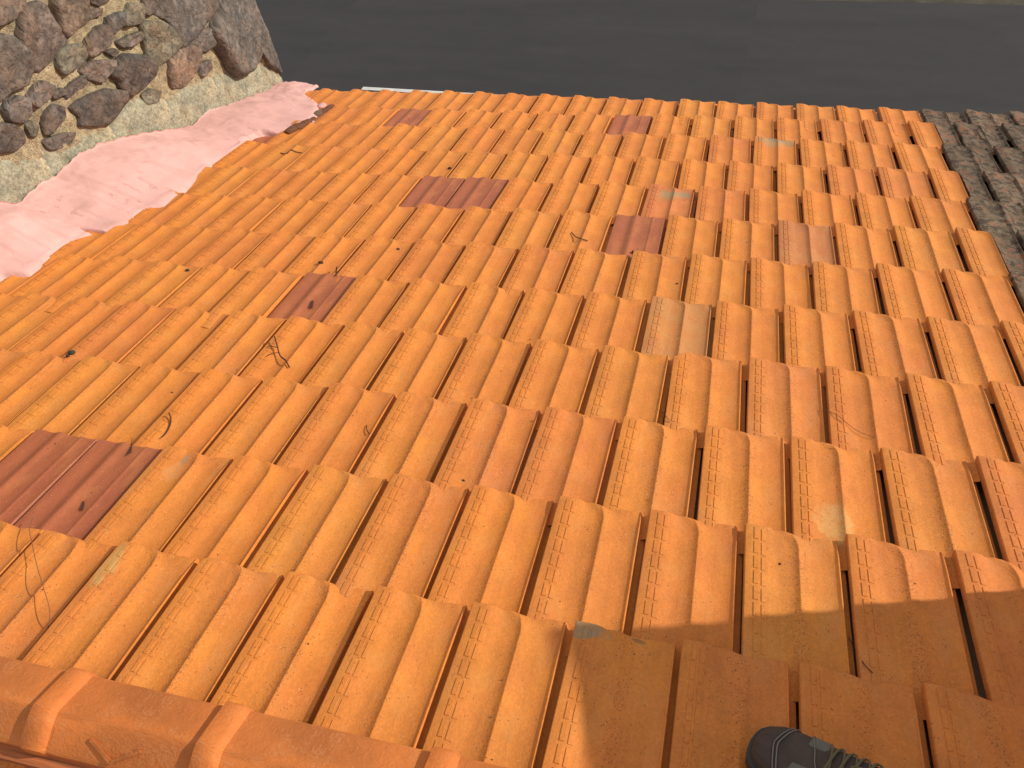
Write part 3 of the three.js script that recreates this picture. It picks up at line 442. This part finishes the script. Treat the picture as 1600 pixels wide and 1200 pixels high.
{ // fine grit lying in the troughs and against the laps
  const r = rng(77), N = 420, im = new THREE.InstancedMesh(new THREE.IcosahedronGeometry(1, 0), paleBark, N), m = new THREE.Matrix4(), q = new THREE.Quaternion();
  for (let k = 0; k < N; k++) {
    const c = Math.floor(r() * 12), off = c % 2 ? 0.5 : 0, i = Math.floor(R(-11, 5, r)) + off, [u0, v0] = spot(c, i), u = u0 + (r() < 0.6 ? R(0.095, 0.125, r) : R(0.05, 0.2, r)), v = v0 - (r() < 0.35 ? R(0.3, 0.335, r) : R(0.02, 0.33, r)), z = R(0.0006, 0.0019, r);
    q.setFromEuler(new THREE.Euler(r() * 6, r() * 6, r() * 6)); m.compose(world(u, v, surf(u, v) + z * 0.4), q, V3(z * R(0.7, 2.2, r), z * 0.8, z)); im.setMatrixAt(k, m);
  }
  im.name = 'grit'; im.castShadow = im.receiveShadow = true; im.userData = { label: 'fine brown grit scattered in the hollows of the orange tiles', category: 'grit', kind: 'stuff' }; scene.add(im);
}
// cracks and broken slivers of the dark red tiles
function sliver(px, label) { const pts = px.map(([x, y]) => onTile(x, y, 0.001)), n0 = pts[0][2], s = new THREE.Shape(pts.map(([u, v]) => new THREE.Vector2(u - pts[0][0], v - pts[0][1]))); const g = new THREE.ExtrudeGeometry(s, { depth: 0.0025, bevelEnabled: false }); g.rotateX(-Math.PI / 2); const o = mesh('tile_sliver', g, bark, label, 'debris'); o.rotation.x = -TH; o.position.copy(world(pts[0][0], pts[0][1], n0)); }
sliver([[198, 712], [206, 694], [209, 690], [205, 706]], 'dark notch of broken clay at the edge of a dark red tile by the ridge');
sliver([[126, 796], [131, 782], [132, 787], [129, 798]], 'small dark notch low on the dark red tile by the ridge');
sliver([[524, 430], [526, 423], [528, 422], [526, 431]], 'dark notch at the far edge of the middle dark red tile'); sliver([[484, 480], [487, 469], [490, 470], [488, 482]], 'dark notch at the near edge of the middle dark red tile');

// ------------------------------------------------------------------ the shoe on the tiles in the shade
{
  const leather = new THREE.MeshStandardMaterial({ map: tex(256, 256, (x, y, i, j) => { const k = 1 + 0.3 * (fbm(x * 9, y * 9, 1101, 4) - 0.5) + 0.1 * (hash2(i, j, 23) - 0.5); return [76 * k, 62 * k, 56 * k]; }), roughness: 0.85, bumpMap: grain, bumpScale: 0.0006 });
  const greyCloth = new THREE.MeshStandardMaterial({ color: new THREE.Color().setRGB(0.15, 0.14, 0.115), roughness: 0.9, bumpMap: grain, bumpScale: 0.0005 });
  const rubber = new THREE.MeshStandardMaterial({ color: new THREE.Color().setRGB(0.045, 0.042, 0.038), roughness: 0.75 });
  const piping = new THREE.MeshStandardMaterial({ color: new THREE.Color().setRGB(0.2, 0.18, 0.16), roughness: 0.8 });
  const lace = new THREE.MeshStandardMaterial({ color: new THREE.Color().setRGB(0.14, 0.115, 0.06), roughness: 0.9 });
  const sh = thing('shoe', 'dark grey lace-up hiking shoe stepping on shaded tiles', 'shoe');
  const toe = onPlane(1178, 1162, 0.02); sh.position.copy(world(toe[0], toe[1], 0.001));
  const bz = new THREE.Matrix4(); const fw = world(-1, 0.42, 0).normalize(), up = world(0, 0, 1), rt = new THREE.Vector3().crossVectors(fw, up); bz.makeBasis(fw.clone().negate(), up, rt.clone().negate().negate()); sh.quaternion.setFromRotationMatrix(new THREE.Matrix4().makeBasis(fw.clone().negate(), up, new THREE.Vector3().crossVectors(fw.clone().negate(), up)));
  // x: from the toe (0) back to the heel (0.29); z: across
  const ST_ = [[0, 0.012, 0.03], [0.004, 0.024, 0.036], [0.014, 0.036, 0.043], [0.032, 0.045, 0.05], [0.06, 0.05, 0.056], [0.095, 0.05, 0.064], [0.13, 0.046, 0.076], [0.165, 0.041, 0.09], [0.2, 0.038, 0.1], [0.24, 0.037, 0.102], [0.275, 0.034, 0.1], [0.288, 0.024, 0.094], [0.29, 0.01, 0.085]];
  const K = 22, pos = [], uv = [], idx = [];
  ST_.forEach(([x, w, h], r) => { for (let k = 0; k <= K; k++) { const a = k / K * Math.PI, cz = -0.004 * Math.sin(x / 0.29 * Math.PI); const e = 0.72, cx = Math.cos(a), sx = Math.sin(a); pos.push(x, 0.024 + (h - 0.024) * Math.pow(Math.abs(sx), e), cz + w * Math.sign(cx) * Math.pow(Math.abs(cx), 0.8)); uv.push(x * 5, k / K * 0.6); } });
  for (let r = 0; r < ST_.length - 1; r++) for (let k = 0; k < K; k++) { const a = r * (K + 1) + k; idx.push(a, a + 1, a + K + 1, a + 1, a + K + 2, a + K + 1); }
  const upper = part('upper', geo(pos, idx, uv), leather, sh);
  const top = (x, a, lift = 0.0012) => { let k = 1; while (k < ST_.length - 1 && ST_[k][0] < x) k++; const A = ST_[k - 1], B = ST_[k], t = (x - A[0]) / (B[0] - A[0]), w = mix(A[1], B[1], t) + lift, h = mix(A[2], B[2], t) + lift, cz = -0.004 * Math.sin(x / 0.29 * Math.PI); const cx = Math.cos(a), sx = Math.sin(a); return V3(x, 0.024 + (h - 0.024) * Math.pow(Math.abs(sx), 0.72), cz + w * Math.sign(cx) * Math.pow(Math.abs(cx), 0.8)); };
  // sole, slightly wider than the upper
  const oc = [], ol = []; for (const [x, w] of ST_) { oc.push([x - 0.003, w + 0.004]); } const so = new THREE.Shape(); so.moveTo(-0.005, 0); oc.forEach(([x, w]) => so.lineTo(x, w)); so.lineTo(0.295, 0); oc.slice().reverse().forEach(([x, w]) => so.lineTo(x, -w)); const sg = new THREE.ExtrudeGeometry(so, { depth: 0.022, bevelEnabled: true, bevelSize: 0.002, bevelThickness: 0.002, bevelSegments: 2 }); sg.rotateX(Math.PI / 2); sg.translate(0, 0.024, 0); part('sole', sg, rubber, sh);
  const patch = (a0, a1, x0f, x1f, m, name, lift = 0.002) => { const p = [], q = [], t = [], A = 14, B = 8; for (let i = 0; i <= A; i++) for (let j = 0; j <= B; j++) { const a = mix(a0, a1, i / A), x = mix(x0f(i / A), x1f(i / A), j / B), ed = (i === 0 || i === A || j === 0 || j === B) ? -0.001 : lift, P = top(x, a, ed); p.push(P.x, P.y, P.z); q.push(x * 5, a); } for (let i = 0; i < A; i++) for (let j = 0; j < B; j++) { const a = i * (B + 1) + j; t.push(a, a + 1, a + B + 1, a + 1, a + B + 2, a + B + 1); } return part(name, geo(p, t, q), m, sh); };
  patch(0.15, Math.PI - 0.15, s => 0.004, s => 0.03 + 0.022 * Math.abs(2 * s - 1), leather, 'toe_cap', 0.0022);
  patch(0.12, 1.25, s => 0.055 + 0.01 * s, s => 0.085 + 0.02 * s, greyCloth, 'side_panel'); patch(Math.PI - 1.3, Math.PI - 0.12, s => 0.075, s => 0.12 - 0.02 * s, greyCloth, 'side_panel');
  patch(0.12, 1.1, s => 0.115, s => 0.19, greyCloth, 'side_panel');
  patch(Math.PI * 0.36, Math.PI * 0.64, s => 0.1, s => 0.2, leather, 'tongue', 0.004);
  const tube = (pts, r, m, name) => part(name, new THREE.TubeGeometry(new THREE.CatmullRomCurve3(pts), 30, r, 6), m, sh);
  for (const x of [0.03, 0.036]) tube(Array.from({ length: 15 }, (_, k) => { const s = k / 14; return top(x + 0.022 * Math.abs(2 * s - 1), mix(0.12, Math.PI - 0.12, s), 0.0025); }), 0.0011, piping, 'seam_piping');
  tube(Array.from({ length: 10 }, (_, k) => top(0.108 - 0.03 * Math.sin(k / 9 * 2), mix(Math.PI * 0.33, Math.PI - 0.15, k / 9), 0.003)), 0.001, piping, 'seam_piping');
  for (let k = 0; k < 5; k++) { const x = 0.108 + k * 0.018; tube([top(x, Math.PI * 0.3, 0.004), top(x + 0.004, Math.PI * 0.42, 0.009), top(x + 0.01, Math.PI * 0.58, 0.009), top(x + 0.014, Math.PI * 0.7, 0.004)], 0.0022, lace, 'lace'); tube([top(x, Math.PI * 0.7, 0.004), top(x + 0.004, Math.PI * 0.58, 0.007), top(x + 0.01, Math.PI * 0.42, 0.007), top(x + 0.014, Math.PI * 0.3, 0.004)], 0.0022, lace, 'lace'); }
  const kn = top(0.158, Math.PI * 0.5, 0.012);
  for (const s of [1]) tube([kn, kn.clone().add(V3(-0.012, 0.018, s * 0.022)), kn.clone().add(V3(0.006, 0.012, s * 0.05)), kn.clone().add(V3(0.022, -0.004, s * 0.042)), kn.clone().add(V3(0.004, 0.002, s * 0.012))], 0.0017, lace, 'lace_bow');
  const lg = new THREE.LatheGeometry([[0.034, 0], [0.036, 0.02], [0.034, 0.035], [0.03, 0.038]].map(p => new THREE.Vector2(...p)), 28); part('padded_collar', lg, greyCloth, sh).position.set(0.236, 0.085, 0);
}

renderer.render(scene, camera);
